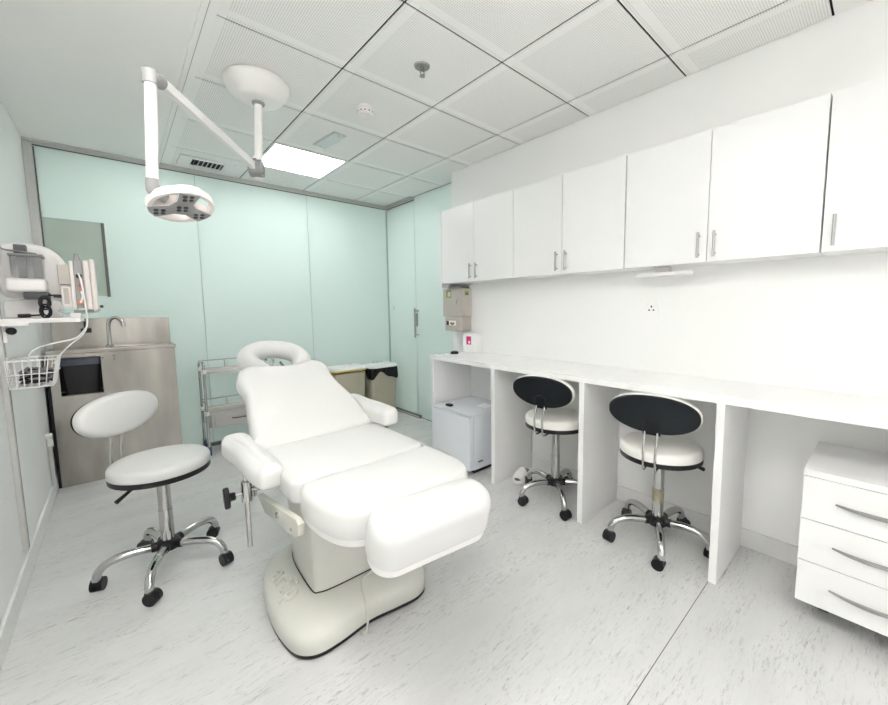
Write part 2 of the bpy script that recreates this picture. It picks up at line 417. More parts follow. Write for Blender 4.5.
# ------------------------------------------------------------------ surgical light
sl = thing('examination_light', 'white jointed examination lamp hanging from a round ceiling mount', 'surgical light', (.682, 2.50, H))
MB().lathe([(.152, 0), (.165, -.012), (.165, -.028), (.150, -.066), (.118, -.098), (.085, -.110), (.03, -.113)], (.680, 2.472, H), 48).build('ceiling_canopy', M['canopy'], sl, angle=60)
MB().lathe([(.03, -.108), (.034, -.118), (.03, -.126), (.018, -.126)], (.680, 2.472, H), 24).build('collar', M['midgrey'], sl)
MB().cyl((.680, 2.475, H - .115), (.664, 2.495, 2.10), .021, n=20).build('drop_tube', M['canopy'], sl)
k = MB().lathe([(.024, .05), (.026, .045), (.026, -.035), (.024, -.075), (.018, -.08)], (.664, 2.5, 2.135), 20)
k.build('lower_cap', M['canopy'], sl)
for z in (2.165, 2.13): MB().lathe([(.0265, .003), (.0265, -.003)], (.664, 2.5, z), 20).build('joint_ring', M['darkgrey'], sl)
EJ, JJ = V((.163, 1.715, 2.090)), V((.640, 2.47, 2.118))
ax = (JJ - EJ).normalized(); side = ax.cross(V((0, 0, 1))).normalized()
j = MB().cyl(V((.652, 2.478, 2.113)) - side * .032, V((.652, 2.478, 2.113)) + side * .032, .047, n=24)
j.build('swivel_joint', M['midgrey'], sl)
MB().tube([JJ + side * .034 + V((0, 0, 0)) + (V((0, 0, -1)) * math.cos(a) + ax * math.sin(a)) * -.036 for a in [PI * .9 + q * PI / 10 for q in range(-1, 8)]], .005, 8).build('joint_band', M['black'], sl)
# spring arm: flat rectangular section
w = V((0, 0, 1)).cross(ax).normalized(); u = ax.cross(w)
def arm_ring(p, a, b): return [p + w * a * sx + u * b * sz for sx, sz in ((1, 1), (.6, 1.15), (-.6, 1.15), (-1, 1), (-1, -1), (-.6, -1.15), (.6, -1.15), (1, -1))]
MB().rings([arm_ring(JJ, .014, .019), arm_ring(JJ.lerp(EJ, .5), .014, .018), arm_ring(EJ, .012, .015)]).build('spring_arm', M['canopy'], sl)
e = MB().cyl((.140, 1.69, 2.058), (.141, 1.69, 2.100), .022, .022, 20)
e.build('elbow', M['midgrey'], sl)
e = MB().cyl(V((.146, 1.697, 2.084)), V((.172, 1.727, 2.088)), .022, .022, 20); e.build('elbow_knuckle', M['midgrey'], sl)
MB().cyl((.140, 1.69, 2.06), (.124, 1.70, 1.745), .0175, .0170, 20).build('down_tube', M['canopy'], sl)
e = MB().lathe([(.018, .02), (.020, .0), (.020, -.02), (.014, -.032), (.006, -.036)], (.124, 1.70, 1.735), 20)
e.cyl((.124, 1.70, 1.715), (.158, 1.715, 1.700), .019, .017, 16); e.build('wrist_joint', M['midgrey'], sl)
# lamp head: oval ring, three-legged LED plate; tilted so the underside shows
n = V((.04, -.36, -1)).normalized()                      # direction the light faces
xa = V((1, 0, .10)); HM = frame((.203, 1.735, 1.69), xa, n.cross(xa))   # local +z = n
if (HM.to_3x3() @ V((0, 0, 1))).dot(n) < 0: HM = frame((.203, 1.735, 1.69), xa, -(n.cross(xa)))
def armpt(a, r, off): return (r * math.cos(a) - off * math.sin(a), r * math.sin(a) + off * math.cos(a))
A3 = [math.radians(d) for d in (200, 320, 78)]
ring = MB()
prof = [(-.006, -.014), (.006, -.014), (.009, .0), (.006, .013), (-.006, .013), (-.009, 0)]
NR = 48
ring.rings([[HM @ V(((.092 + dr) * math.cos(2 * PI * q / NR), (.092 + dr) * math.sin(2 * PI * q / NR), dz)) for dr, dz in prof] for q in range(NR)], False, True)
lh = ring.build('lamp_ring', M['lamppink'], sl)
out = []
for a in A3:
    out += [armpt(a, .03, -.030), armpt(a, .094, -.032), armpt(a, .098, 0), armpt(a, .094, .032), armpt(a, .03, .030)]
# order counter-clockwise
out3 = []
for a in sorted(A3):
    out3 += [armpt(a, .034, -.028), armpt(a, .095, -.034), armpt(a, .102, 0), armpt(a, .095, .034), armpt(a, .034, .028)]
MB().cushion(out3, -.017, .012, .002, M=HM).build('lamp_body', M['lamppink'], sl)
pl = MB().cushion(inset(out3, .004), .012, .0165, .001, M=HM).build('led_plate', M['greyplastic'], sl)
for cxy in [(0, 0)] + [armpt(a, .069, 0) for a in A3]:
    for da in range(4):
        a = PI / 4 + da * PI / 2
        p = (cxy[0] + .014 * math.cos(a), cxy[1] + .014 * math.sin(a))
        MB().lathe([(.0075, .016), (.0075, .0185), (.004, .020)], (p[0], p[1], 0), 12, M=HM).build('led_lens', M['lens'], pl)

# ------------------------------------------------------------------ wall cabinets
CX0, CX1, CZ0, CZ1, DW = 2.258, XW, 1.535, 2.187, .432
def make_cabinet(label, outer_pull=False):
    t = thing('wall_cabinet', label, 'wall cabinet', (CX1, 0, CZ0), group='white cabinets in a row on the counter wall')
    b = MB().box((-(CX1 - CX0) + .019, -DW + .0005, 0), (0, DW - .0005, CZ1 - CZ0), .001)
    b.build('body', M['laminate'], t, world=False)
    for s in (-1, 1):
        lo, hi = (-DW + .0015, -.0015) if s < 0 else (.0015, DW - .0015)
        d = MB().box((-(CX1 - CX0), lo, .0), (-(CX1 - CX0) + .018, hi, CZ1 - CZ0), .0015).build('door', M['laminate'], t, world=False)
        hx, hy = -(CX1 - CX0), (s * .036 if not outer_pull else lo + .036 if s < 0 else hi - .036)
        k = MB().cyl((hx - .026, hy, .022), (hx - .026, hy, .150), .006, n=12)
        for z in (.040, .132): k.cyl((hx + .001, hy, z), (hx - .026, hy, z), .0045, n=10)
        k.build('handle', M['steelpull'], d, world=False)
    return t
cabs = [('two-door white wall cabinet above the beige wall box, farthest of the row', 2.382),
        ('two-door white wall cabinet above the shorter stool, second from the far end', 1.518),
        ('two-door white wall cabinet with the strip lamp hung beneath it', .6505),
]
cab = make_cabinet(cabs[0][0]); cab.location.y = cabs[0][1]
for lab, y in cabs[1:]: dup(cab, (CX1, y, CZ0), label=lab)
make_cabinet('white wall cabinet at the near end, its pull at the door edge', True).location.y = -.2165
ep = box('cabinet_end_panel', (CX0 - .002, 2.382 + DW + .001, CZ0 - .04), (CX1, 2.382 + DW + .030, CZ1 + .002), M['laminate'], bevel=.001)
tag(ep, 'thin white side panel closing the far end of the wall cabinets', 'panel')
ul = thing('cabinet_lamp', 'slim white strip lamp hung under the wall cabinets', 'lamp', (2.34, .88, 1.50))
MB().box((2.318, .735, 1.484), (2.352, 1.035, 1.504), .004).build('light_bar', M['plastic'], ul)
MB().box((2.318, .85, 1.504), (2.358, .93, 1.534), .002).build('bracket', M['alu'], ul)
MB().lathe([(.004, .0), (.004, -.002)], (2.3245, .9, 1.500), 10, M=None).build('switch', M['greyplastic'], ul)

so = thing('wall_socket', 'white three-pin wall socket above the counter', 'socket', (XW, .992, 1.26))
MB().box((XW - .010, .950, 1.255), (XW - .0002, 1.035, 1.345), .003).build('plate', M['wall'], so)
k = MB()
k.box((XW - .0112, .988, 1.302), (XW - .0098, .996, 1.314))
for s in (-1, 1): k.box((XW - .0112, .992 + s * .013 - .005, 1.283), (XW - .0098, .992 + s * .013 + .005, 1.291))
k.build('pin_slots', M['black'], so)
MB().box((XW - .014, 1.006, 1.318), (XW - .010, 1.020, 1.332), .001).build('rocker_switch', M['plastic'], so)

# ------------------------------------------------------------------ counter
XP, ZC, CT = 1.9945, .868, .904
co = thing('counter', 'long white counter running under the wall cabinets', 'counter', (2.22, 1.0, 0))
MB().box((XP, -1.3, ZC), (XW - .001, 2.672, CT), .0015).build('worktop', M['counter'], co)
for y in (2.662, 1.9372, 1.2113, .5046, -.21):
    MB().box((XP + .004, y - .034, .0), (XW - .016, y, ZC), .0015).build('support_panel', M['laminate'], co)

# ------------------------------------------------------------------ mini fridge
fr = thing('mini_fridge', 'small pale blue-white fridge under the far end of the counter', 'fridge', (2.2, 2.36, 0))
FX, FY0, FY1, FT = 1.958, 2.132, 2.615, .484
MB().box((FX + .05, FY0 + .004, .008), (2.42, FY1 - .004, .03)).build('plinth', M['black'], fr)
MB().box((FX + .045, FY0, .028), (2.43, FY1, FT - .018), .008).build('body', M['fridge'], fr)
MB().box((FX + .02, FY0 - .002, FT - .018), (2.435, FY1 + .002, FT), .006).build('top_panel', M['fridge'], fr)
def bowed(y0, y1, xf, xb, bow, n=14):
    pts = [(xf + bow - bow * math.sin(PI * (i / n)), y0 + (y1 - y0) * i / n) for i in range(n + 1)]
    return pts + [(xb, y1), (xb, y0)]
d = MB().prism(bowed(FY0 + .001, FY1 - .001, FX - .015, FX + .042, .018), .035, FT - .035).build('door', M['fridge'], fr, angle=25)
MB().prism(bowed(FY0 + .001, FY1 - .001, FX - .018, FX + .042, .018), FT - .033, FT - .020).build('door_cap', M['fridge'], d, angle=25)
MB().box((FX - .014, 2.33, .425), (FX - .010, 2.375, .431)).build('badge', M['greyplastic'], d)
MB().box((2.05, FY0 - .0035, .085), (2.10, FY0 - .001, .095)).build('side_badge', M['darkgrey'], fr)
k = MB()
for x in (2.06, 2.40):
    for y in (FY0 + .03, FY1 - .03): k.lathe([(.016, 0), (.016, .022)], (x, y, 0), 12)
k.build('foot', M['black'], fr)
rc = box('small_remote', (2.02, 2.44, FT), (2.06, 2.50, FT + .018), M['black'], bevel=.005); tag(rc, 'small black gadget lying on the front edge of the fridge top', 'remote')
MB().box((2.03, 2.455, FT + .018), (2.05, 2.485, FT + .020), .0005).build('button', M['darkgrey'], rc)
pp = MB().rings([[(2.20 + .10 * i / 6 * math.cos(.3), 2.20 + j * .11, FT + .001 + .006 * (i / 6) ** 2) for j in (0, 1)] + [(2.20 + .10 * i / 6 * math.cos(.3), 2.20 + j * .11, FT + .003 + .006 * (i / 6) ** 2) for j in (1, 0)] for i in range(7)]).build('paper_sheet', M['paper'])
tag(pp, 'loose white paper lying on top of the fridge', 'paper')

# ------------------------------------------------------------------ drawer pedestal
pd = thing('drawer_pedestal', 'white three-drawer pedestal on castors under the near end of the counter', 'drawer unit', (2.2, -.02, 0))
PX, PY0, PY1 = 1.99, -.225, .19
MB().box((PX + .02, PY0 + .002, .106), (2.435, PY1 - .002, .634), .001).build('carcass', M['laminate'], pd)
MB().box((PX - .002, PY0, .635), (2.436, PY1, .661), .0015).build('top_board', M['laminate'], pd)
for z0, z1 in ((.458, .632), (.283, .455), (.106, .280)):
    dr = MB().box((PX, PY0, z0), (PX + .019, PY1, z1), .001).build('drawer', M['laminate'], pd)
    zc = z1 - .085; a = [(PX - .026 + .024 * (abs(i - 8) / 8) ** 2, -.0175 - .11 + .22 * i / 16, zc) for i in range(17)]
    k = MB().rings([[(x - .005, y, z - .007 * f), (x - .005, y, z + .007 * f), (x + .003, y, z + .007 * f), (x + .003, y, z - .007 * f)] for (x, y, z), f in zip(a, [.25 + .75 * math.sin(PI * i / 16) for i in range(17)])])
    k.build('handle', M['steelpull'], dr)
for x in (2.16, 2.38):
    for y in (PY0 + .06, PY1 - .08):
        k = MB().cyl((x, y - .016, .028), (x, y + .016, .028), .027, n=18); k.box((x - .02, y - .01, .04), (x + .02, y + .01, .106), .002)
        k.build('caster', M['black'], pd)

# ------------------------------------------------------------------ beige wall box, tissue box, lid on the counter
wbx = thing('wall_dispenser', 'taupe two-part wall box with a lock above the counter end', 'dispenser box', (2.456, 2.76, 1.10))
MB().box((2.330, 2.620, 1.232), (XW, 2.895, 1.488), .006).build('upper_box', M['boxbeige'], wbx)
MB().box((2.335, 2.632, 1.098), (XW, 2.872, 1.228), .006).build('lower_box', M['boxbeige'], wbx)
MB().box((2.345, 2.655, 1.488), (XW, 2.845, 1.512), .003).build('top_flap', M['greyplastic'], wbx)
f = MB().box((2.3285, 2.768, 1.405), (2.3305, 2.845, 1.478), .001).build('label', M['green'], wbx)
MB().box((2.3275, 2.780, 1.420), (2.3290, 2.815, 1.462)).build('label_window', M['paper'], f)
f = MB().box((2.365, 2.6185, 1.425), (2.415, 2.6205, 1.468), .001).build('label', M['green'], wbx)
MB().box((2.372, 2.6175, 1.432), (2.408, 2.619, 1.448)).build('label_band', M['darkgrey'], f)
k = MB().lathe([(.011, 0), (.011, -.006), (.006, -.008)], n=14, M=frame((2.330, 2.685, 1.385), (0, 1, 0), (0, 0, -1)) @ Matrix.Rotation(0, 4, 'Z'))
k.box((2.316, 2.681, 1.345), (2.320, 2.689, 1.388), .001)
k.build('key_lock', M['steelpull'], wbx)
f = MB().box((2.3335, 2.715, 1.148), (2.3355, 2.845, 1.192), .001).build('front_slot', M['paper'], wbx)
MB().box((2.3320, 2.815, 1.150), (2.334, 2.845, 1.190)).build('slot_shadow', M['black'], f)  # black content at one end of the slot
k = MB().tube([(2.331, 2.735 + .012 * i, 1.165 + .007 * math.sin(i * 2)) for i in range(5)], .010, 8); k.build('slot_wrap', M['gold'], f)

tb = thing('tissue_carton', 'small white carton with a pink label on the counter', 'carton', (2.40, 2.56, CT), .15)
TMX = lambda lo, hi, bv=.003: MB().box(lo, hi, bv)
TMX((-.045, -.075, 0), (.04, .075, .165), .006).build('body', M['paper'], tb, world=False)
TMX((-.0465, -.02, .075), (-.0448, .035, .150), .0005).build('label', M['pink'], tb, world=False)
TMX((-.0475, -.01, .085), (-.0463, .012, .108), .0004).build('label_mark', M['paper'], tb, world=False)
TMX((-.028, -.058, .163), (.025, .058, .172), .003).build('lid', M['paper'], tb, world=False)
k = MB().lathe([(.036, 0), (.037, .010), (.030, .022), (.01, .027)], (2.215, 2.60, CT), 24).build('black_cap', M['black'])
tag(k, 'small round black cap lying on the far end of the counter', 'cap')
pr = box('patient_card', (2.10, 2.59, CT), (2.16, 2.65, CT + .006), M['paper'], bevel=.001); tag(pr, 'tiny white pad beside the black cap on the counter end', 'pad')
wc = MB().tube([(XW - .004, 2.62, 1.32), (XW - .004, 2.585, 1.322), (XW - .004, 2.57, 1.322)], .003, 6).build('wall_wire', M['plastic'])
tag(wc, 'short white wire stub on the wall beside the taupe wall box', 'wire')

# ------------------------------------------------------------------ stools
def make_stool(label, loc, rot, base_rot, seat_top, back_c, shell=M['blackshell'], white=M['vinyl'], back_tilt=.10, lever_a=-2.0, band=False, reach=0.0):
    """local frame: the sitter faces +x, the backrest stands at -x"""
    t = thing('task_stool', label, 'stool', (*loc, 0), rot, 'white padded swivel stools with black backs')
    sb = seat_top - .085
    MB().cushion(ellipse(.206, .206, 48), sb + .028, seat_top - .006, .024, .007, rb=.004).build('seat', white, t, world=False, angle=60)
    MB().cushion(ellipse(.205, .205, 48), sb + .003, sb + .031, .003, 0).build('seat_pan', M['black'], t, world=False)
    MB().lathe([(.075, sb - .018), (.08, sb + .001)], n=24).build('mechanism', M['black'], t, world=False)
    a = lever_a - rot
    MB().tube([(.05 * math.cos(a), .05 * math.sin(a), sb - .012), (.15 * math.cos(a), .15 * math.sin(a), sb - .022), (.215 * math.cos(a), .215 * math.sin(a), sb - .05)], [.006, .007, .010], 10).build('lever', M['black'], t, world=False)
    # backrest: padded front, black shell behind
    bx, bz = back_c
    BM = Matrix.Translation((bx, 0, bz)) @ Matrix.Rotation(-back_tilt, 4, 'Y') @ frame((0, 0, 0), (0, 1, 0), (0, 0, 1))
    ol = ellipse(.217, .090, 56, 2.35)
    ol = [(x, y + .018 * (1 - (x / .217) ** 2) * (-1 if y < 0 else .2)) for x, y in ol]
    b = MB().cushion(ol, .0, .048, .026, .012, rb=.006, M=BM).build('backrest', white, t, world=False, angle=60)
    s = MB().cushion(inset(ol, .003), -.016, .006, .003, 0, rb=.012, M=BM)
    s.build('back_shell', shell, b, world=False, angle=50)
    boss = [(.042 * math.cos(q * PI / 12), -.062 + .040 * math.sin(q * PI / 12)) for q in range(0, 13)] + [(-.042, -.112), (.042, -.112)]
    MB().cushion(boss, -.023, -.01, .004, 0, rb=.010, M=BM).build('back_boss', shell, b, world=False)
    for s_ in (-1, 1):
        top = BM @ V((s_ * .030, -.09, -.016))
        MB().tube(cat([(-.09, s_ * .028, sb - .012), (-.15, s_ * .028, sb - .014), (-.204, s_ * .028, sb - .012), (-.221, s_ * .028, sb + .02), (-.221, s_ * .029, (sb + top.z) / 2), tuple(top)], 5, False), .0062, 8).build('back_post', M['chrome'], t, world=False)
    MB().lathe([(.029, .12), (.029, .31), (.0285, .312)], n=20).build('column_sleeve', M['chrome'], t, world=False)
    MB().lathe([(.0272, .31), (.0272, sb - .01)], n=20).build('gas_column', M['chrome'], t, world=False)
    if band: MB().lathe([(.0296, .235), (.0296, .312)], n=20).build('column_band', M['tan'], t, world=False)
    hb = MB().lathe([(.034, .100), (.048, .106), (.053, .130), (.046, .148), (.031, .155)], n=24)
    for q in range(5):
        an = base_rot - rot + q * 2 * PI / 5
        hb.cyl((.03 * math.cos(an), .03 * math.sin(an), .127), (.068 * math.cos(an), .068 * math.sin(an), .127), .024, .022, 14)
    hb.build('hub', M['black'], t, world=False)
    for q in range(5):
        an = base_rot - rot + q * 2 * PI / 5; c, s_ = math.cos(an), math.sin(an)
        P = cat([(.055, 0, .127), (.13, 0, .134), (.20 - reach, 0, .130), (.243 - reach, 0, .114), (.266 - reach, 0, .085), (.272 - reach, 0, .055)], 4, False)
        lg = MB().tube([(p.x * c, p.x * s_, p.z) for p in P], [.0195] * 9 + [.018] * (len(P) - 9), 12).build('leg', M['chrome'], t, world=False)
        ca = an + [2.2, .7, -1.9, 1.2, -.6][q]
        CM = Matrix.Translation(((.272 - reach) * c, (.272 - reach) * s_, 0)) @ Matrix.Rotation(ca, 4, 'Z')
        k = MB()
        for y in (-.013, .013): k.cyl((.012, y - .010, .030), (.012, y + .010, .030), .030, n=20, M=CM)
        k.box((-.014, -.019, .030), (.028, .019, .062), .008, M=CM)
        k.build('caster', M['black'], lg, world=False)
    return t
R = math.radians
make_stool('white padded stool standing alone left of the treatment bed', (.118, 2.42), R(-42), R(34), .588, (-.20, .815), lever_a=R(215))
make_stool('white stool with black back in the bay next to the fridge', (2.145, 1.470), R(5), R(155), .60, (-.19, .785), white=M['cream_vinyl'], lever_a=R(-60), reach=.018)
make_stool('white stool with black back between the two nearest counter panels', (2.150, .80), R(8), R(62), .578, (-.19, .775), white=M['cream_vinyl'], lever_a=R(-62), band=True, reach=.018)

# slippers behind the stool
def slipper(label, loc, rot):
    t = thing('slipper', label, 'slipper', (*loc, 0), rot)
    sole = cat([(-.13, 0), (-.10, .034), (0, .034), (.09, .045), (.13, .02), (.135, -.01), (.09, -.043), (0, -.032), (-.10, -.034)], 5)
    sole = [(p.x, p.y) for p in sole]
    MB().cushion(sole, 0, .022, .006, .002).build('sole', M['paper'], t, world=False)
    MB().rings([[(x, -.048 * math.cos(q * PI / 10) * w_, .020 + h_ * math.sin(q * PI / 10)) for q in range(11)] + [(x, -.044 * math.cos(q * PI / 10) * w_, .020 + (h_ - .005) * math.sin(q * PI / 10)) for q in range(10, -1, -1)]
                for x, w_, h_ in ((.0, .85, .06), (.05, .97, .055), (.09, .95, .042), (.12, .7, .025))]).build('upper', M['paper'], t, world=False)
    MB().cushion(inset(sole, .010), .0225, .0245, .0008).build('insole', M['darkgrey'], t, world=False)
    return t
slipper('white slipper on the floor behind the stool next to the fridge bay', (2.245, 1.842), R(200))

# ------------------------------------------------------------------ treatment bed
bed = thing('treatment_bed', 'white electric treatment bed with raised backrest in the middle of the room', 'treatment bed', (.70, 1.6, 0))
def bedout(k=1.0):
    c = [(.385, 1.64), (.392, 1.50), (.415, 1.415), (.47, 1.368), (.56, 1.362), (.70, 1.378), (.82, 1.360), (.92, 1.352), (.985, 1.39), (1.012, 1.48),
         (1.018, 1.64), (1.0, 1.82), (.95, 1.95), (.84, 2.03), (.70, 2.05), (.56, 2.03), (.45, 1.95), (.405, 1.82)]
    return [(p.x, p.y) for p in cat(c, 5)]
bo = bedout()
bi = inset(bo, .028)
bs = MB().rings([[(x, y, z) for x, y in inset(bo, d_)] for d_, z in ((.004, .018), (0, .024), (0, .075), (.009, .095), (.028, .112))] +
                [[(.70 + (x - .70) * k_, 1.70 + (y - 1.70) * k_, z) for x, y in bi] for k_, z in ((.93, .124), (.86, .134), (.79, .141), (.74, .144))], True)
base = bs.build('base', M['bedplastic'], bed, angle=50)
MB().prism(inset(bo, .003), .006, .02).build('base_gasket', M['black'], base)
k = MB()
for x, y in ((.47, 1.44), (.93, 1.43), (.50, 1.90), (.90, 1.90)): k.lathe([(.022, 0), (.022, .012)], (x, y, 0), 14)
k.build('foot', M['black'], base)
# column with a dark joint line round its foot
co_ = cat([(.525, 1.56), (.545, 1.520), (.60, 1.508), (.70, 1.505), (.82, 1.505), (.875, 1.52), (.895, 1.56), (.885, 1.80), (.84, 1.91), (.70, 1.93), (.58, 1.91), (.535, 1.80)], 5)
co_ = [(p.x, p.y) for p in co_]
MB().rings([[(x, y, z) for x, y in inset(co_, d_)] for d_, z in ((-.003, .125), (-.003, .1480))], True).build('joint_line', M['black'], base)
cl = MB().rings([[(.70 + (x - .70) * k_, 1.70 + (y - 1.70) * k_ + dy, z) for x, y in co_] for k_, dy, z in ((1, 0, .14), (1.0, .0, .2), (1.02, .0, .35), (1.06, 0.0, .46), (1.10, .0, .56))], True)
cl.build('lift_column', M['bedplastic'], bed, angle=50)
# seat frame
fr_ = MB().box((.50, 1.20, .55), (.90, 1.85, .60), .01); fr_.build('seat_frame', M['bedplastic'], bed)
for sx in (-1, 1):
    pts = [(1.79, .520), (1.30, .612), (1.275, .600), (1.285, .560), (1.32, .535), (1.40, .518), (1.69, .478)]
    x0 = .70 - .302 if sx < 0 else .70 + .280
    m_ = Matrix(((0, 0, 1, 0), (1, 0, 0, 0), (0, 1, 0, 0), (0, 0, 0, 1)))
    rl = MB().cushion([(p[0], p[1]) for p in pts], x0, x0 + .022, .004, M=m_).build('side_rail', M['bedrail'], bed)
    k = MB()
    for y, z in ((1.50, .545), (1.35, .555)): k.cyl((x0 - .006 if sx < 0 else x0 + .028, y, z), (x0 + .01, y, z), .012 if y > 1.4 else .006, n=16)
    k.build('rail_bolt', M['chrome'], rl)
# cushions
seat_o = rrect(.415, .992, 1.362, 1.84, .045)
MB().cushion(seat_o, .622, .712, .028, .008, rb=.012).build('seat_cushion', M['vinyl'], bed, angle=60)
leg_o = cat([(.700, 1.010), (.60, 1.010), (.52, 1.020), (.462, 1.062), (.430, 1.14), (.418, 1.24), (.421, 1.300), (.434, 1.342), (.475, 1.357), (.70, 1.358), (.94, 1.357), (.982, 1.342), (.995, 1.300), (.997, 1.24), (.990, 1.14), (.962, 1.062), (.90, 1.020), (.80, 1.010)], 5)
leg_o = [(p.x, p.y) for p in leg_o]
lc = MB().cushion(leg_o, .618, .712, .03, .008, rb=.004).build('leg_cushion', M['vinyl'], bed, angle=60)
MB().cushion(inset(leg_o, .006), .592, .619, .003, 0, rb=.006).build('cushion_board', M['plastic'], lc)
BMx = Matrix.Translation((.686, .925, .652)) @ Matrix.Rotation(R(-7), 4, 'Z') @ Matrix.Rotation(R(14), 4, 'X')
bl_o = rrect(-.206, .206, -.078, .078, .072, 8)
bo_ = MB().cushion(bl_o, -.060, .080, .05, .006, rb=.012, seg=6, M=BMx).build('foot_bolster', M['vinyl'], bed, angle=60)
MB().cushion(inset(bl_o, .007), -.086, -.058, .003, 0, rb=.006, M=BMx).build('bolster_board', M['plastic'], bo_)
MB().tube([(.70, 1.10, .60), (.70, 1.0, .585), (.70, .95, .575)], .014, 10).build('bolster_bracket', M['steelpull'], bed)
# backrest
vd = V((-.030, .45, .325)).normalized(); KM = frame((.698, 1.800, .712), (1, .03, 0), vd)
hw = [(0, .280), (.10, .274), (.25, .262), (.38, .232), (.46, .214), (.52, .207), (.575, .208), (.625, .204), (.66, .188)]
right = [(w_, v_) for v_, w_ in hw]
top_ = [(.150, .690), (.10, .690), (.06, .668), (0, .662), (-.06, .668), (-.13, .682), (-.19, .688)]
lw = [(0, .296), (.10, .286), (.25, .270), (.38, .254), (.44, .247), (.49, .250), (.54, .260), (.60, .258), (.655, .238)]
left = [(-w_, v_) for v_, w_ in reversed(lw)]
bk = [(p.x, p.y * .785) for p in cat(right + top_ + left, 4)]
MB().cushion(bk, -.085, .004, .032, .008, rb=.012, M=KM).build('backrest', M['vinyl'], bed, angle=60)
MB().cushion([(x * .9, .05 + (y - .03) * .86) for x, y in bk], -.103, -.084, .003, M=KM).build('backrest_board', M['plastic'], bed)
# horseshoe face cradle
HMx = frame((.668, 2.385, 1.020), (1, .03, 0), V((-.02, .60, .24)))
pts = []; rad = []
for q in range(25):
    a = R(-62 + 304 * q / 24)
    pts.append(HMx @ V((.142 * math.cos(a), .145 * math.sin(a), .0)))
    e_ = min(q, 24 - q)
    rad.append({0: .022, 1: .042, 2: .050}.get(e_, .054))
hr = MB().tube(pts, rad, 16).build('headrest', M['vinyl'], bed, angle=80)
k = MB()
for s in (-1, 1): k.cyl(HMx @ V((s * .05, -.20, -.04)), HMx @ V((s * .05, .06, -.05)), .007, n=10)
k.build('headrest_rods', M['chrome'], bed)
# armrests on clamped posts
def armrest(c, L, rot, tilt, px, py, side):
    AMx = Matrix.Translation(c) @ Matrix.Rotation(rot, 4, 'Z') @ Matrix.Rotation(tilt, 4, 'X')
    o = cat([(-.048, -L * .42), (-.030, -L * .5), (.030, -L * .5), (.050, -L * .42), (.056, -L * .15), (.052, L * .2), (.060, L * .40), (.035, L * .5), (-.035, L * .5), (-.058, L * .38), (-.050, L * .1), (-.056, -L * .2)], 5)
    ar = MB().cushion([(p.x, p.y) for p in o], -.045, .045, .036, .006, rb=.02, seg=6, M=AMx).build('armrest', M['vinyl'], bed, angle=70)
    return ar
armrest((.372, 1.735, .705), .46, R(5), R(4), 0, 0, -1)
armrest((1.012, 1.94, .757), .50, R(0), R(0), 0, 0, 1)
for px, py, zt, sx in ((1.042, 1.80, .71, 1), (.332, 1.66, .69, -1)):
    rd = MB().cyl((px, py, .375), (px, py, zt), .0095, n=14).build('armrest_post', M['chrome'], bed)
    k = MB().cyl((px, py, .565), (px, py, .645), .019, n=18); k.cyl((px, py, .607), (px - sx * .075, py, .600), .010, n=12)
    k.cyl((px - sx * .022, py, .605), (px - sx * .030, py, .605), .030, n=18)
    k.build('post_clamp', M['chrome'], rd)
    if sx > 0: continue
    kb = MB().cyl((px + sx * .018, py, .600), (px + sx * .05, py, .598), .005, n=10)
    kb.build('clamp_screw', M['chrome'], rd)
    kb = MB().cyl((px + sx * .040, py, .598), (px + sx * .058, py, .598), .015, .017, 14)
    kb.cushion(ellipse(.040, .017, 24), -.010, .010, .006, M=frame((px + sx * .068, py, .598), (0, .35, 1), (0, 1, -.35)))
    kb.build('clamp_knob', M['black'], rd)
# cable
MB().tube(cat([(.83, 1.495, .17), (.775, 1.48, .155), (.715, 1.475, .140), (.690, 1.43, .132), (.685, 1.405, .115), (.680, 1.375, .075), (.668, 1.352, .02), (.650, 1.35, .006), (.648, 1.375, .005)], 6, False), .0045, 8).build('power_cable', M['bedplastic'], bed)
# raised lettering on the sloping left shoulder of the base
def raised_text(txt, size, M_, name, material, parent, ext=.009):
    cu = bpy.data.curves.new('lettering', 'FONT'); cu.body = txt; cu.size = size; cu.extrude = ext; cu.bevel_depth = .0012; cu.align_x = 'CENTER'; cu.align_y = 'CENTER'
    ob = bpy.data.objects.new('lettering', cu); COL.objects.link(ob)
    bpy.context.view_layer.update()
    me = bpy.data.meshes.new_from_object(ob.evaluated_get(bpy.context.evaluated_depsgraph_get()))
    bpy.data.objects.remove(ob); bpy.data.curves.remove(cu)
    b = MB(); b.bm.from_mesh(me); bpy.data.meshes.remove(me); bmesh.ops.transform(b.bm, matrix=M_, verts=b.bm.verts)
    return b.build(name, material, parent)
raised_text('artip', .112, frame((.462, 1.675, .1390), (.05, -1, 0), (1, .05, .42)), 'raised_lettering', M['bedplastic'], base)

# ------------------------------------------------------------------ steel sink unit
sk = thing('sink_cabinet', 'stainless steel hand-wash sink cabinet in the back left corner', 'sink', (0, 4.2, 0))
SX0, SX1, SY0, SY1, ST = -.384, .352, 4.082, 4.33, 1.022
b = MB()
b.box((SX0, SY0, .0), (SX1, SY0 + .012, .685), .001)            # front, around the waste opening
b.box((SX0, SY0, .685), (-.335, SY0 + .012, .972), .001); b.box((-.108, SY0, .685), (SX1, SY0 + .012, .972), .001)
b.box((SX0, SY0, .972), (SX1, SY0 + .012, ST - .022), .001)
b.box((SX0, SY0 + .012, 0), (SX0 + .01, SY1, ST - .022), .001); b.box((SX1 - .01, SY0 + .012, 0), (SX1, SY1, ST - .022), .001)
b.build('cabinet_body', M['steel'], sk)
box('side_infill', (XL + .016, SY0 + .006, 0), (SX0 - .001, SY1, ST - .03), M['black'], sk)  # black block added to darken the gap between sink and wall
b = MB().box((SX0 - .008, SY0 - .008, ST - .02), (SX1 + .010, SY0 + .03, ST + .006), .003)
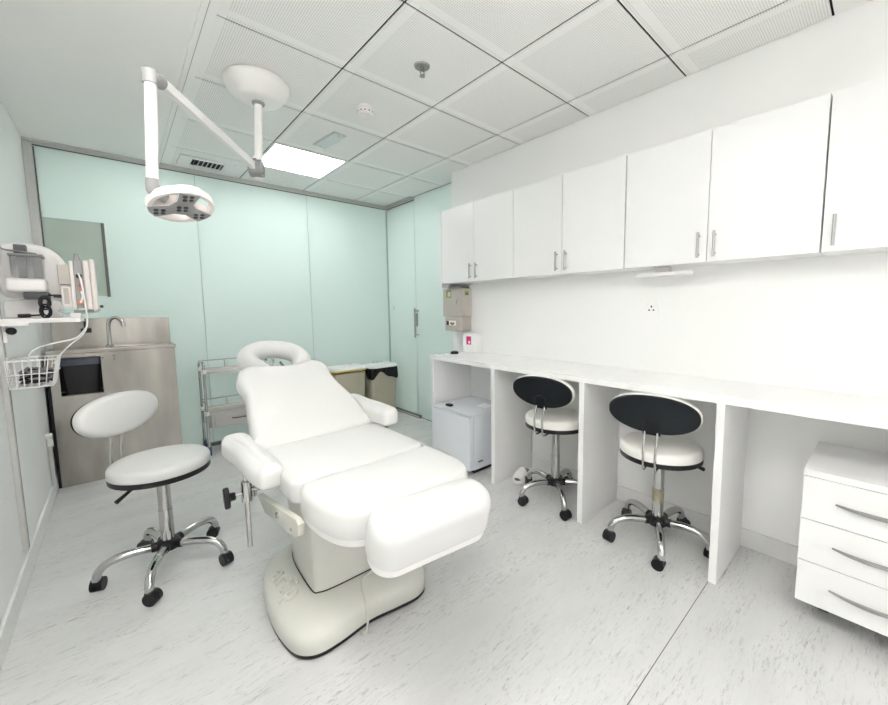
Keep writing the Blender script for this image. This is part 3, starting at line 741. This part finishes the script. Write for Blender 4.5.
b.box((SX0 - .008, SY1 - .05, ST - .02), (SX1 + .010, SY1, ST + .006), .003); b.box((SX0 - .008, SY0 + .03, ST - .02), (-.06, SY1 - .05, ST + .006), .003); b.box((.24, SY0 + .03, ST - .02), (SX1 + .010, SY1 - .05, ST + .006), .003)
b.build('sink_top', M['steel'], sk)
b = MB().box((-.06, SY0 + .03, .90), (.24, SY1 - .05, .908)); b.box((-.06, SY0 + .03, .908), (-.056, SY1 - .05, ST)); b.box((.236, SY0 + .03, .908), (.24, SY1 - .05, ST)); b.box((-.056, SY0 + .03, .908), (.236, SY0 + .034, ST)); b.box((-.056, SY1 - .054, .908), (.236, SY1 - .05, ST))
b.build('basin', M['steel'], sk)
MB().box((SX0 + .012, SY1 - .012, ST + .006), (SX1 - .004, SY1, 1.258), .002).build('backsplash', M['steel'], sk)
k = MB()
for x, z in ((-.095, .955), (-.095, .70), (-.03, .94), (-.03, .965)): k.lathe([(.006, 0), (.005, .003)], n=10, M=frame((x, SY0, z), (1, 0, 0), (0, 0, 1)))
k.build('rivet', M['chrome'], sk)
fc = thing('tap', 'chrome gooseneck tap standing on the steel sink', 'tap', (-.050, 4.29, ST + .006))
k = MB().lathe([(.026, 0), (.026, .008), (.014, .018), (.012, .04)], (-.05, 4.29, ST + .006), 20)
k.build('tap_base', M['chrome'], fc)
MB().tube(cat([(-.05, 4.29, ST + .03), (-.05, 4.288, ST + .12), (-.046, 4.284, 1.215), (-.030, 4.275, 1.250), (-.003, 4.26, 1.262), (.024, 4.245, 1.250), (.040, 4.236, 1.222), (.043, 4.234, 1.205)], 6, False), .0125, 12).build('spout', M['chrome'], fc)
MB().cyl((.0432, 4.234, 1.212), (.044, 4.233, 1.19), .013, n=14).build('nozzle', M['chrome'], fc)
wbn = thing('waste_bin', 'black waste bin with a slate liner inside the steel sink cabinet', 'bin', (-.22, 4.19, .69))
b = MB().rings([[(-.222 + x * k_, 4.19 + y * k_, z) for x, y in rrect(-.112, .112, -.075, .075, .02)] for k_, z in ((.80, .690), (1.0, .925), (1.0, .955))]); b.build('body', M['black'], wbn)
b = MB().rings([[(-.222 + x * k_, 4.19 + y * k_, z) for x, y in rrect(-.112, .112, -.075, .075, .02)] for k_, z in ((1.015, .908), (1.04, .912), (1.035, .955), (1.0, .962))]); b.build('liner', M['slate'], wbn)
box('inner_lining', (SX0 + .011, SY1 - .03, .69), (-.085, SY1 - .02, .99), M['black'], sk)  # black sheets added so the opening's interior looks dark
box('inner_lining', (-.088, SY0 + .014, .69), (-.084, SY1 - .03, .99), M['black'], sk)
box('bin_shelf', (SX0 + .01, SY0 + .012, .672), (-.09, SY1 - .02, .688), M['steel'], sk)

gp = thing('glass_panel', 'sage green glass panel hung on the partition above the sink', 'panel', (-.19, YB, 1.44))
MB().box((-.356, YB - .020, 1.440), (-.036, YB - .010, 2.020), .002).build('pane', M['glassgreen'], gp)
MB().box((-.036, YB - .026, 1.432), (-.016, YB - .002, 2.026), .002).build('edge_post', M['darkalu'], gp)
MB().box((-.358, YB - .022, 2.018), (-.030, YB - .002, 2.028), .001).build('top_edge', M['seal'], gp)
dp = thing('drain_pipe', 'white waste pipe with a coupling on the wall beside the steel sink', 'pipe', (XL + .018, 3.88, .10))
MB().cyl((XL + .016, 3.88, .10), (XL + .016, 3.88, .42), .012, n=14).build('tube', M['alu'], dp)
k = MB().cyl((XL + .018, 3.88, .385), (XL + .018, 3.88, .43), .017, n=16); k.cyl((XL + .0, 3.88, .455), (XL + .034, 3.88, .455), .016, n=14); k.cyl((XL + .018, 3.88, .43), (XL + .018, 3.88, .47), .012, n=14); k.build('coupling', M['plastic'], dp)

# ------------------------------------------------------------------ steel trolley
tr = thing('steel_trolley', 'two-tier steel instrument trolley behind the treatment bed', 'trolley', (.83, 4.2, 0))
TX0, TX1, TY0, TY1 = .545, 1.12, 4.075, 4.335
for x in (TX0, TX1):
    P = cat([(x, TY0, .09), (x, TY0, .4), (x, TY0, .74), (x, TY0, .80), (x, TY0 + .03, .84), (x, TY0 + .07, .846), (x, TY1 - .07, .846), (x, TY1 - .03, .84), (x, TY1, .80), (x, TY1, .74), (x, TY1, .4), (x, TY1, .09)], 4, False)
    MB().tube(P, .011, 12).build('end_frame', M['chrome'], tr)
for z in (.765, .395):
    b = MB().box((TX0 + .012, TY0 - .004, z - .018), (TX1 - .012, TY0 + .004, z + .004), .001); b.box((TX0 + .012, TY1 - .004, z - .018), (TX1 - .012, TY1 + .004, z + .004), .001)
    b.box((TX0, TY0, z - .018), (TX1, TY1, z - .012)); b.build('shelf', M['trolleysteel'], tr)
    b = MB().tube([(TX0, TY1, z + .075), (TX1, TY1, z + .075)], .005, 8)
    for x in (.75, .93): b.cyl((x, TY1, z), (x, TY1, z + .075), .004, n=8)
    b.build('rail', M['chrome'], tr)
    if z < .5:
        b = MB().tube([(TX0, TY0 + .01, z + .075), (TX0, TY1, z + .075)], .005, 8); b.build('rail', M['chrome'], tr)
for x in (TX0, TX1):
    for y in (TY0, TY1):
        k = MB()
        for z in (.765, .385): k.lathe([(.015, -.018), (.018, -.014), (.018, .014), (.015, .018)], (x, y, z), 14)
        k.build('corner_clip', M['plastic'], tr)
        w_ = MB().cyl((x - .010, y - .01, .04), (x + .010, y - .01, .04), .039, n=20); w_.build('wheel', M['blue'], tr)
        k = MB().cyl((x, y, .075), (x, y, .10), .014, n=12); k.box((x - .016, y - .022, .038), (x - .0105, y + .008, .085), .002); k.box((x + .0105, y - .022, .038), (x + .016, y + .008, .085), .002)
        k.build('fork', M['chrome'], tr)
dw = MB().box((TX0 + .03, TY0 + .002, .245), (TX1 - .03, TY1 - .03, .372), .002).build('drawer', M['trolleysteel'], tr)
MB().box((TX0 + .055, TY0 - .004, .255), (TX1 - .055, TY0 + .003, .362), .002).build('drawer_front', M['trolleysteel'], dw)
k = MB().tube(cat([(.74, TY0 - .004, .315), (.76, TY0 - .024, .312), (.84, TY0 - .028, .312), (.92, TY0 - .024, .312), (.94, TY0 - .004, .315)], 4, False), .005, 8); k.build('drawer_pull', M['darkgrey'], dw)
for x in (TX0 + .018, TX1 - .024):
    MB().box((x, TY0, .245), (x + .006, TY1, .375)).build('drawer_runner', M['trolleysteel'], tr)

# ------------------------------------------------------------------ pedal bins
def bin_thing(label, x0, x1, y0, y1, h, bagged):
    cx, cy = (x0 + x1) / 2, (y0 + y1) / 2
    t = thing('pedal_bin', label, 'bin', (cx, cy, 0))
    a, b_ = (x1 - x0) / 2, (y1 - y0) / 2
    MB().rings([[(cx + x * k_, cy + y * k_, z) for x, y in rrect(-a, a, -b_, b_, .035)] for k_, z in ((.88, .0), (.89, .02), (.985, h - .05))]).build('body', M['beige'], t)
    lid = MB().cushion(rrect(x0 - .012, x1 + .012, y0 - .012, y1 + .008, .06), h - .012, h + .022, .014, .012, rb=.004).build('lid', M['paper'], t)
    if bagged:
        rings = []
        base_o = [tuple(V(a).lerp(V(b), f)) for a, b in (lambda q: list(zip(q, q[1:] + q[:1])))(rrect(x0 - .010, x1 + .010, y0 - .010, y1 + .006, .04, 4)) for f in ([i / 12 for i in range(12)] if (V(a) - V(b)).length > .06 else [0])]; n = len(base_o)
        for k_, dz in ((0, 0.006), (1, -.035), (2, -.105)):
            rr = []
            for i, (x, y) in enumerate(inset(base_o, -.004 * k_)):
                wv = (.5 + .5 * math.sin(i * .42 + .6)) * .75 + (.5 + .5 * math.sin(i * .9 + 1)) * .25
                rr.append((x, y, h - .016 + dz * (.35 + 1.1 * wv if k_ else 1)))
            rings.append(rr)
        MB().rings([[p for p in r_] for r_ in rings], False).build('bag_overhang', M['bag'], t, angle=80)
        for i in range(3): MB().lathe([(.014, 0), (.012, .004)], (cx - .05 + .05 * i, cy + .05, h + .034), 10).build('lid_mark', M['midgrey'], lid)
    else:
        MB().cushion(rrect(x0 - .016, x1 + .016, y0 - .016, y1 + .010, .06), h - .026, h - .010, .004).build('rim', M['yellow'], t)
        MB().lathe([(.030, 0), (.026, .004)], (cx + .05, cy, h + .030), 6).build('lid_mark', M['yellow'], lid)
    MB().box((cx - .05, y0 - .012, .012), (cx + .05, y0 + .06, .026), .004).build('pedal', M['darkgrey'], t)
    return t
bin_thing('beige pedal bin with a black bag hanging out, in the glass corner', 2.185, 2.535, 4.07, 4.325, .615, True)
bin_thing('beige pedal bin with a yellow-rimmed white lid behind the bed', 1.735, 2.115, 4.07, 4.325, .635, False)

# ------------------------------------------------------------------ wall-mounted equipment on the left
rl = thing('wall_rail', 'slim vertical equipment rail on the left wall', 'rail', (XL, 2.81, .14))
MB().box((XL + .0005, 2.785, .145), (XL + .020, 2.835, 1.60), .002).build('channel', M['alu'], rl)
MB().box((XL + .018, 2.804, .150), (XL + .0215, 2.816, 1.595)).build('slot', M['midgrey'], rl)
sh = thing('equipment_shelf', 'small white shelf bracketed to the rail on the left wall', 'shelf', (-.26, 2.80, 1.27))
MB().box((XL + .022, 2.70, 1.262), (-.128, 3.0, 1.284), .004).build('tray', M['plastic'], sh)
MB().box((XL + .022, 2.698, 1.250), (-.30, 2.712, 1.264), .002).build('front_lip', M['plastic'], sh)
MB().box((XL + .0215, 2.785, 1.17), (XL + .035, 2.835, 1.262), .003).build('bracket', M['plastic'], sh)
MB().lathe([(.016, 0), (.018, .006), (.012, .014)], n=14, M=frame((XL + .052, 2.772, 1.225), (1, 0, 0), (0, 0, 1))).build('knob', M['black'], sh)

# suction unit: curved white back shell, clear jar, dark base, coiled lead
su = thing('suction_unit', 'white rounded medical pump with a clear jar on the wall shelf', 'medical device', (-.26, 2.86, 1.284))
def yz(o): return o
shell = cat([(-.395, 1.400), (-.395, 1.55), (-.385, 1.625), (-.33, 1.648), (-.255, 1.642), (-.205, 1.615), (-.172, 1.555), (-.168, 1.45), (-.170, 1.385), (-.20, 1.372), (-.30, 1.372)], 5)
XZ = Matrix(((1, 0, 0, 0), (0, 0, 1, 0), (0, 1, 0, 0), (0, 0, 0, 1)))
MB().cushion([(p.x, p.y) for p in shell], 2.855, 2.975, .02, .004, M=XZ).build('body_shell', M['plastic'], su, angle=60)
MB().cushion(rrect(-.395, -.20, 1.284, 1.372, .015), 2.87, 2.97, .006, M=XZ).build('base_block', M['plastic'], su)
MB().box((-.316, 2.772, 1.375), (-.232, 2.858, 1.408), .006).build('jar_holder', M['darkgrey'], su)
MB().box((-.368, 2.765, 1.408), (-.236, 2.853, 1.475), .018, 4).build('jar', M['plastic'], su)
MB().box((-.345, 2.767, 1.475), (-.242, 2.850, 1.578), .012, 3).build('jar_window', M['clear'], su)
k = MB()
for x in (-.325, -.275): k.box((x, 2.80, 1.482), (x + .028, 2.815, 1.57), .002)
k.build('filter', M['midgrey'], su)
MB().box((-.350, 2.763, 1.576), (-.238, 2.854, 1.588), .004).build('jar_lid', M['greyplastic'], su)
MB().box((-.332, 2.79, 1.588), (-.292, 2.83, 1.632), .003).build('cap', M['darkgrey'], su)
MB().tube(cat([(-.38, 2.80, 1.62), (-.36, 2.79, 1.605), (-.335, 2.79, 1.602), (-.30, 2.78, 1.596), (-.26, 2.79, 1.592)], 4, False), .004, 8).build('hose', M['midgrey'], su)
k = MB()
coil = []
for q in range(90):
    a = q * 2 * PI / 14.5
    coil.append((-.245 + .018 * math.cos(a) * (1 if (q // 14) % 2 else .7), 2.735 + .01 * math.sin(a * .5), 1.345 + .036 * math.sin(a) * (.9 if (q // 14) % 2 else .6) - (.028 if q > 45 else -.012)))
k.tube(coil, .0042, 6)
k.tube(cat([(-.245, 2.735, 1.385), (-.225, 2.735, 1.392), (-.20, 2.738, 1.390)], 4, False), .0045, 6); k.tube([(-.215, 2.738, 1.390), (-.176, 2.74, 1.388)], .008, 8)
k.tube(cat([(-.25, 2.735, 1.30), (-.28, 2.735, 1.298), (-.30, 2.735, 1.297)], 4, False), .0045, 6); k.tube([(-.295, 2.735, 1.297), (-.335, 2.735, 1.296)], .0085, 8)
pc = k.build('power_lead', M['black']); tag(pc, 'coiled black power lead in front of the pump on the wall shelf', 'cable')

# monitor seen edge-on
mo = thing('patient_monitor', 'pale medical monitor turned edge-on at the end of the wall shelf', 'monitor', (-.13, 2.75, 1.30))
MB().box((-.103, 2.70, 1.322), (-.078, 2.80, 1.565), .008, 3).build('front_panel', M['lamppink'], mo)
MB().box((-.078, 2.695, 1.318), (-.060, 2.805, 1.572), .006, 3).build('screen_bezel', M['lamppink'], mo)
MB().box((-.136, 2.705, 1.330), (-.103, 2.80, 1.560), .003).build('connector_panel', M['midgrey'], mo)
MB().cushion([(-.134, 1.558), (-.128, 1.596), (-.114, 1.596), (-.105, 1.558)], 2.71, 2.79, .004, M=XZ).build('carry_handle', M['midgrey'], mo)
MB().box((-.150, 2.708, 1.325), (-.136, 2.80, 1.560), .004).build('rear_case', M['lamppink'], mo)
MB().box((-.192, 2.715, 1.445), (-.150, 2.79, 1.540), .003).build('battery_pack', M['boxbeige'], mo)
MB().box((-.186, 2.715, 1.335), (-.150, 2.79, 1.438), .004).build('printer_module', M['lamppink'], mo)
MB().box((-.178, 2.7135, 1.350), (-.160, 2.716, 1.428)).build('printer_slot', M['boxbeige'], mo)
FY = frame((0, 0, 0), (1, 0, 0), (0, 0, 1))
for x, z, m_, r_ in ((-.119, 1.487, 'black', .012), (-.117, 1.442, 'orange', .007), (-.117, 1.412, 'orange', .009), (-.122, 1.356, 'orange', .010)):
    MB().lathe([(r_, 0), (r_ * .9, .012), (r_ * .4, .015)], n=12, M=frame((x, 2.705, z), (1, 0, 0), (0, 0, 1))).build('connector', M[m_], mo)
MB().box((-.150, 2.72, 1.308), (-.080, 2.79, 1.322), .003).build('mount_plate', M['midgrey'], mo)
MB().tube(cat([(-.205, 2.74, 1.318), (-.17, 2.74, 1.306), (-.12, 2.74, 1.306), (-.07, 2.74, 1.312), (-.055, 2.74, 1.325)], 4, False), .005, 8).build('tilt_bracket', M['seal'], mo)
MB().box((-.165, 2.72, 1.284), (-.125, 2.79, 1.308), .006).build('mount_foot', M['plastic'], mo)
MB().lathe([(.008, 0), (.006, .01)], n=10, M=frame((-.048, 2.70, 1.338), (1, 0, 0), (0, 0, 1))).build('side_knob', M['darkgrey'], mo)
MB().tube(cat([(-.120, 2.69, 1.50), (-.112, 2.685, 1.46), (-.108, 2.683, 1.40), (-.106, 2.683, 1.34), (-.105, 2.685, 1.26), (-.125, 2.69, 1.20), (-.165, 2.71, 1.16), (-.205, 2.73, 1.115), (-.24, 2.76, 1.06)], 6, False), .0036, 8).build('sensor_lead', M['plastic'], mo)
MB().tube(cat([(-.117, 2.69, 1.412), (-.112, 2.688, 1.39), (-.122, 2.69, 1.356)], 4, False), .004, 8).build('patch_lead', M['plastic'], mo)
MB().tube(cat([(-.107, 2.695, 1.24), (-.15, 2.70, 1.185), (-.22, 2.71, 1.165), (-.28, 2.72, 1.145), (-.315, 2.74, 1.11), (-.320, 2.76, 1.05)], 6, False), .0036, 8).build('sensor_lead', M['canopy'], mo)
k = MB().box((-.135, 2.74, 1.205), (-.095, 2.77, 1.228), .004); k.cyl((-.115, 2.755, 1.226), (-.115, 2.755, 1.262), .008, n=10)
k = k.build('shelf_clamp', M['black']); tag(k, 'small black clamp fixed under the free end of the wall shelf', 'clamp')

# wire basket
wk = thing('wire_basket', 'white wire basket hung below the shelf on the left wall', 'basket', (-.31, 2.80, .955))
bx0, bx1, by0, by1, bz0, bz1 = -.392, -.228, 2.72, 2.93, .955, 1.085
def loop(z, gx): return [(bx0 + gx * .2, by0 + gx, z), (bx1 - gx, by0 + gx, z), (bx1 - gx, by1 - gx, z), (bx0 + gx * .2, by1 - gx, z)]
for z, gx, r_ in ((bz1, 0, .0045), (bz1 - .065, .006, .0028), (bz0, .022, .0035)):
    L_ = loop(z, gx); MB().tube([V(a).lerp(V(b), f) for a, b in zip(L_, L_[1:] + L_[:1]) for f in (.04, .5, .96)], r_, 6, closed=True).build('hoop', M['plastic'], wk)
wires = MB()
for i in range(7):
    f = i / 6
    x = bx0 + (bx1 - bx0) * f; xb = bx0 + .005 + (bx1 - bx0 - .027) * f
    wires.tube([(x, by0, bz1), (xb, by0 + .022, bz0), (xb, by1 - .022, bz0), (x, by1, bz1)], .0024, 6)
for i in range(6):
    f = i / 5; y = by0 + (by1 - by0) * f; yb = by0 + .022 + (by1 - by0 - .044) * f
    wires.tube([(bx1, y, bz1), (bx1 - .022, yb, bz0), (bx0 + .005, yb, bz0), (bx0, y, bz1)], .0024, 6)
wires.build('wire_mesh', M['plastic'], wk)
MB().box((XL + .0215, 2.785, 1.04), (bx0 + .004, 2.835, 1.10), .003).build('hook_plate', M['plastic'], wk)
for nm, mt, lab, off in (('cable_bundle', 'black', 'black coiled leads lying in the wire basket', 0.0), ('cable_bundle', 'midgrey', 'grey coiled lead lying in the wire basket', .012)):
    pts = []
    for q in range(120):
        a = q * .52 + off * 40
        pts.append((-.305 + (.045 + .014 * math.sin(q * .37 + off * 90)) * math.cos(a), 2.825 + (.062 + .014 * math.sin(q * .23)) * math.sin(a), .972 + off + .05 * (q / 120) + .010 * math.sin(q * .9)))
    o = MB().tube(pts, .0055 if mt == 'black' else .004, 6).build(nm, M[mt]); tag(o, lab, 'cable')

# ------------------------------------------------------------------ camera
cam_d = bpy.data.cameras.new('camera'); cam = bpy.data.objects.new('camera', cam_d); COL.objects.link(cam)
F, CXP, CYP = 384.2455, 467.2401, 343.9920
yaw, pitch, roll = R(42.36081729), R(-5.41141556), R(0.57574064)
fw = V((math.sin(yaw) * math.cos(pitch), math.cos(yaw) * math.cos(pitch), math.sin(pitch)))
rt = fw.cross(V((0, 0, 1))).normalized(); dn = fw.cross(rt)
r2 = math.cos(roll) * rt + math.sin(roll) * dn; d2 = -math.sin(roll) * rt + math.cos(roll) * dn
mw = Matrix((r2, -d2, -fw)).transposed().to_4x4(); mw.translation = V((0, 0, 1.3136))
cam.matrix_world = mw
cam_d.sensor_fit = 'HORIZONTAL'; cam_d.sensor_width = 36; cam_d.lens = F / 888 * 36
cam_d.shift_x = (444 - CXP) / 888; cam_d.shift_y = (CYP - 352.5) / 888
cam_d.clip_start = .02
sc.camera = cam

# ------------------------------------------------------------------ world and colour management
w = bpy.data.worlds.new('world'); sc.world = w; w.use_nodes = True
w.node_tree.nodes['Background'].inputs[0].default_value = (.8, .85, .9, 1); w.node_tree.nodes['Background'].inputs[1].default_value = .3
sc.view_settings.view_transform = 'Standard'; sc.view_settings.look = 'None'
sc.view_settings.exposure = 0.76; sc.view_settings.gamma = 1.0; sc.view_settings.use_curve_mapping = False
sc.cycles.use_denoising = True
sc.cycles.max_bounces = 14; sc.cycles.diffuse_bounces = 10; sc.cycles.glossy_bounces = 6
sc.cycles.sample_clamp_indirect = 8
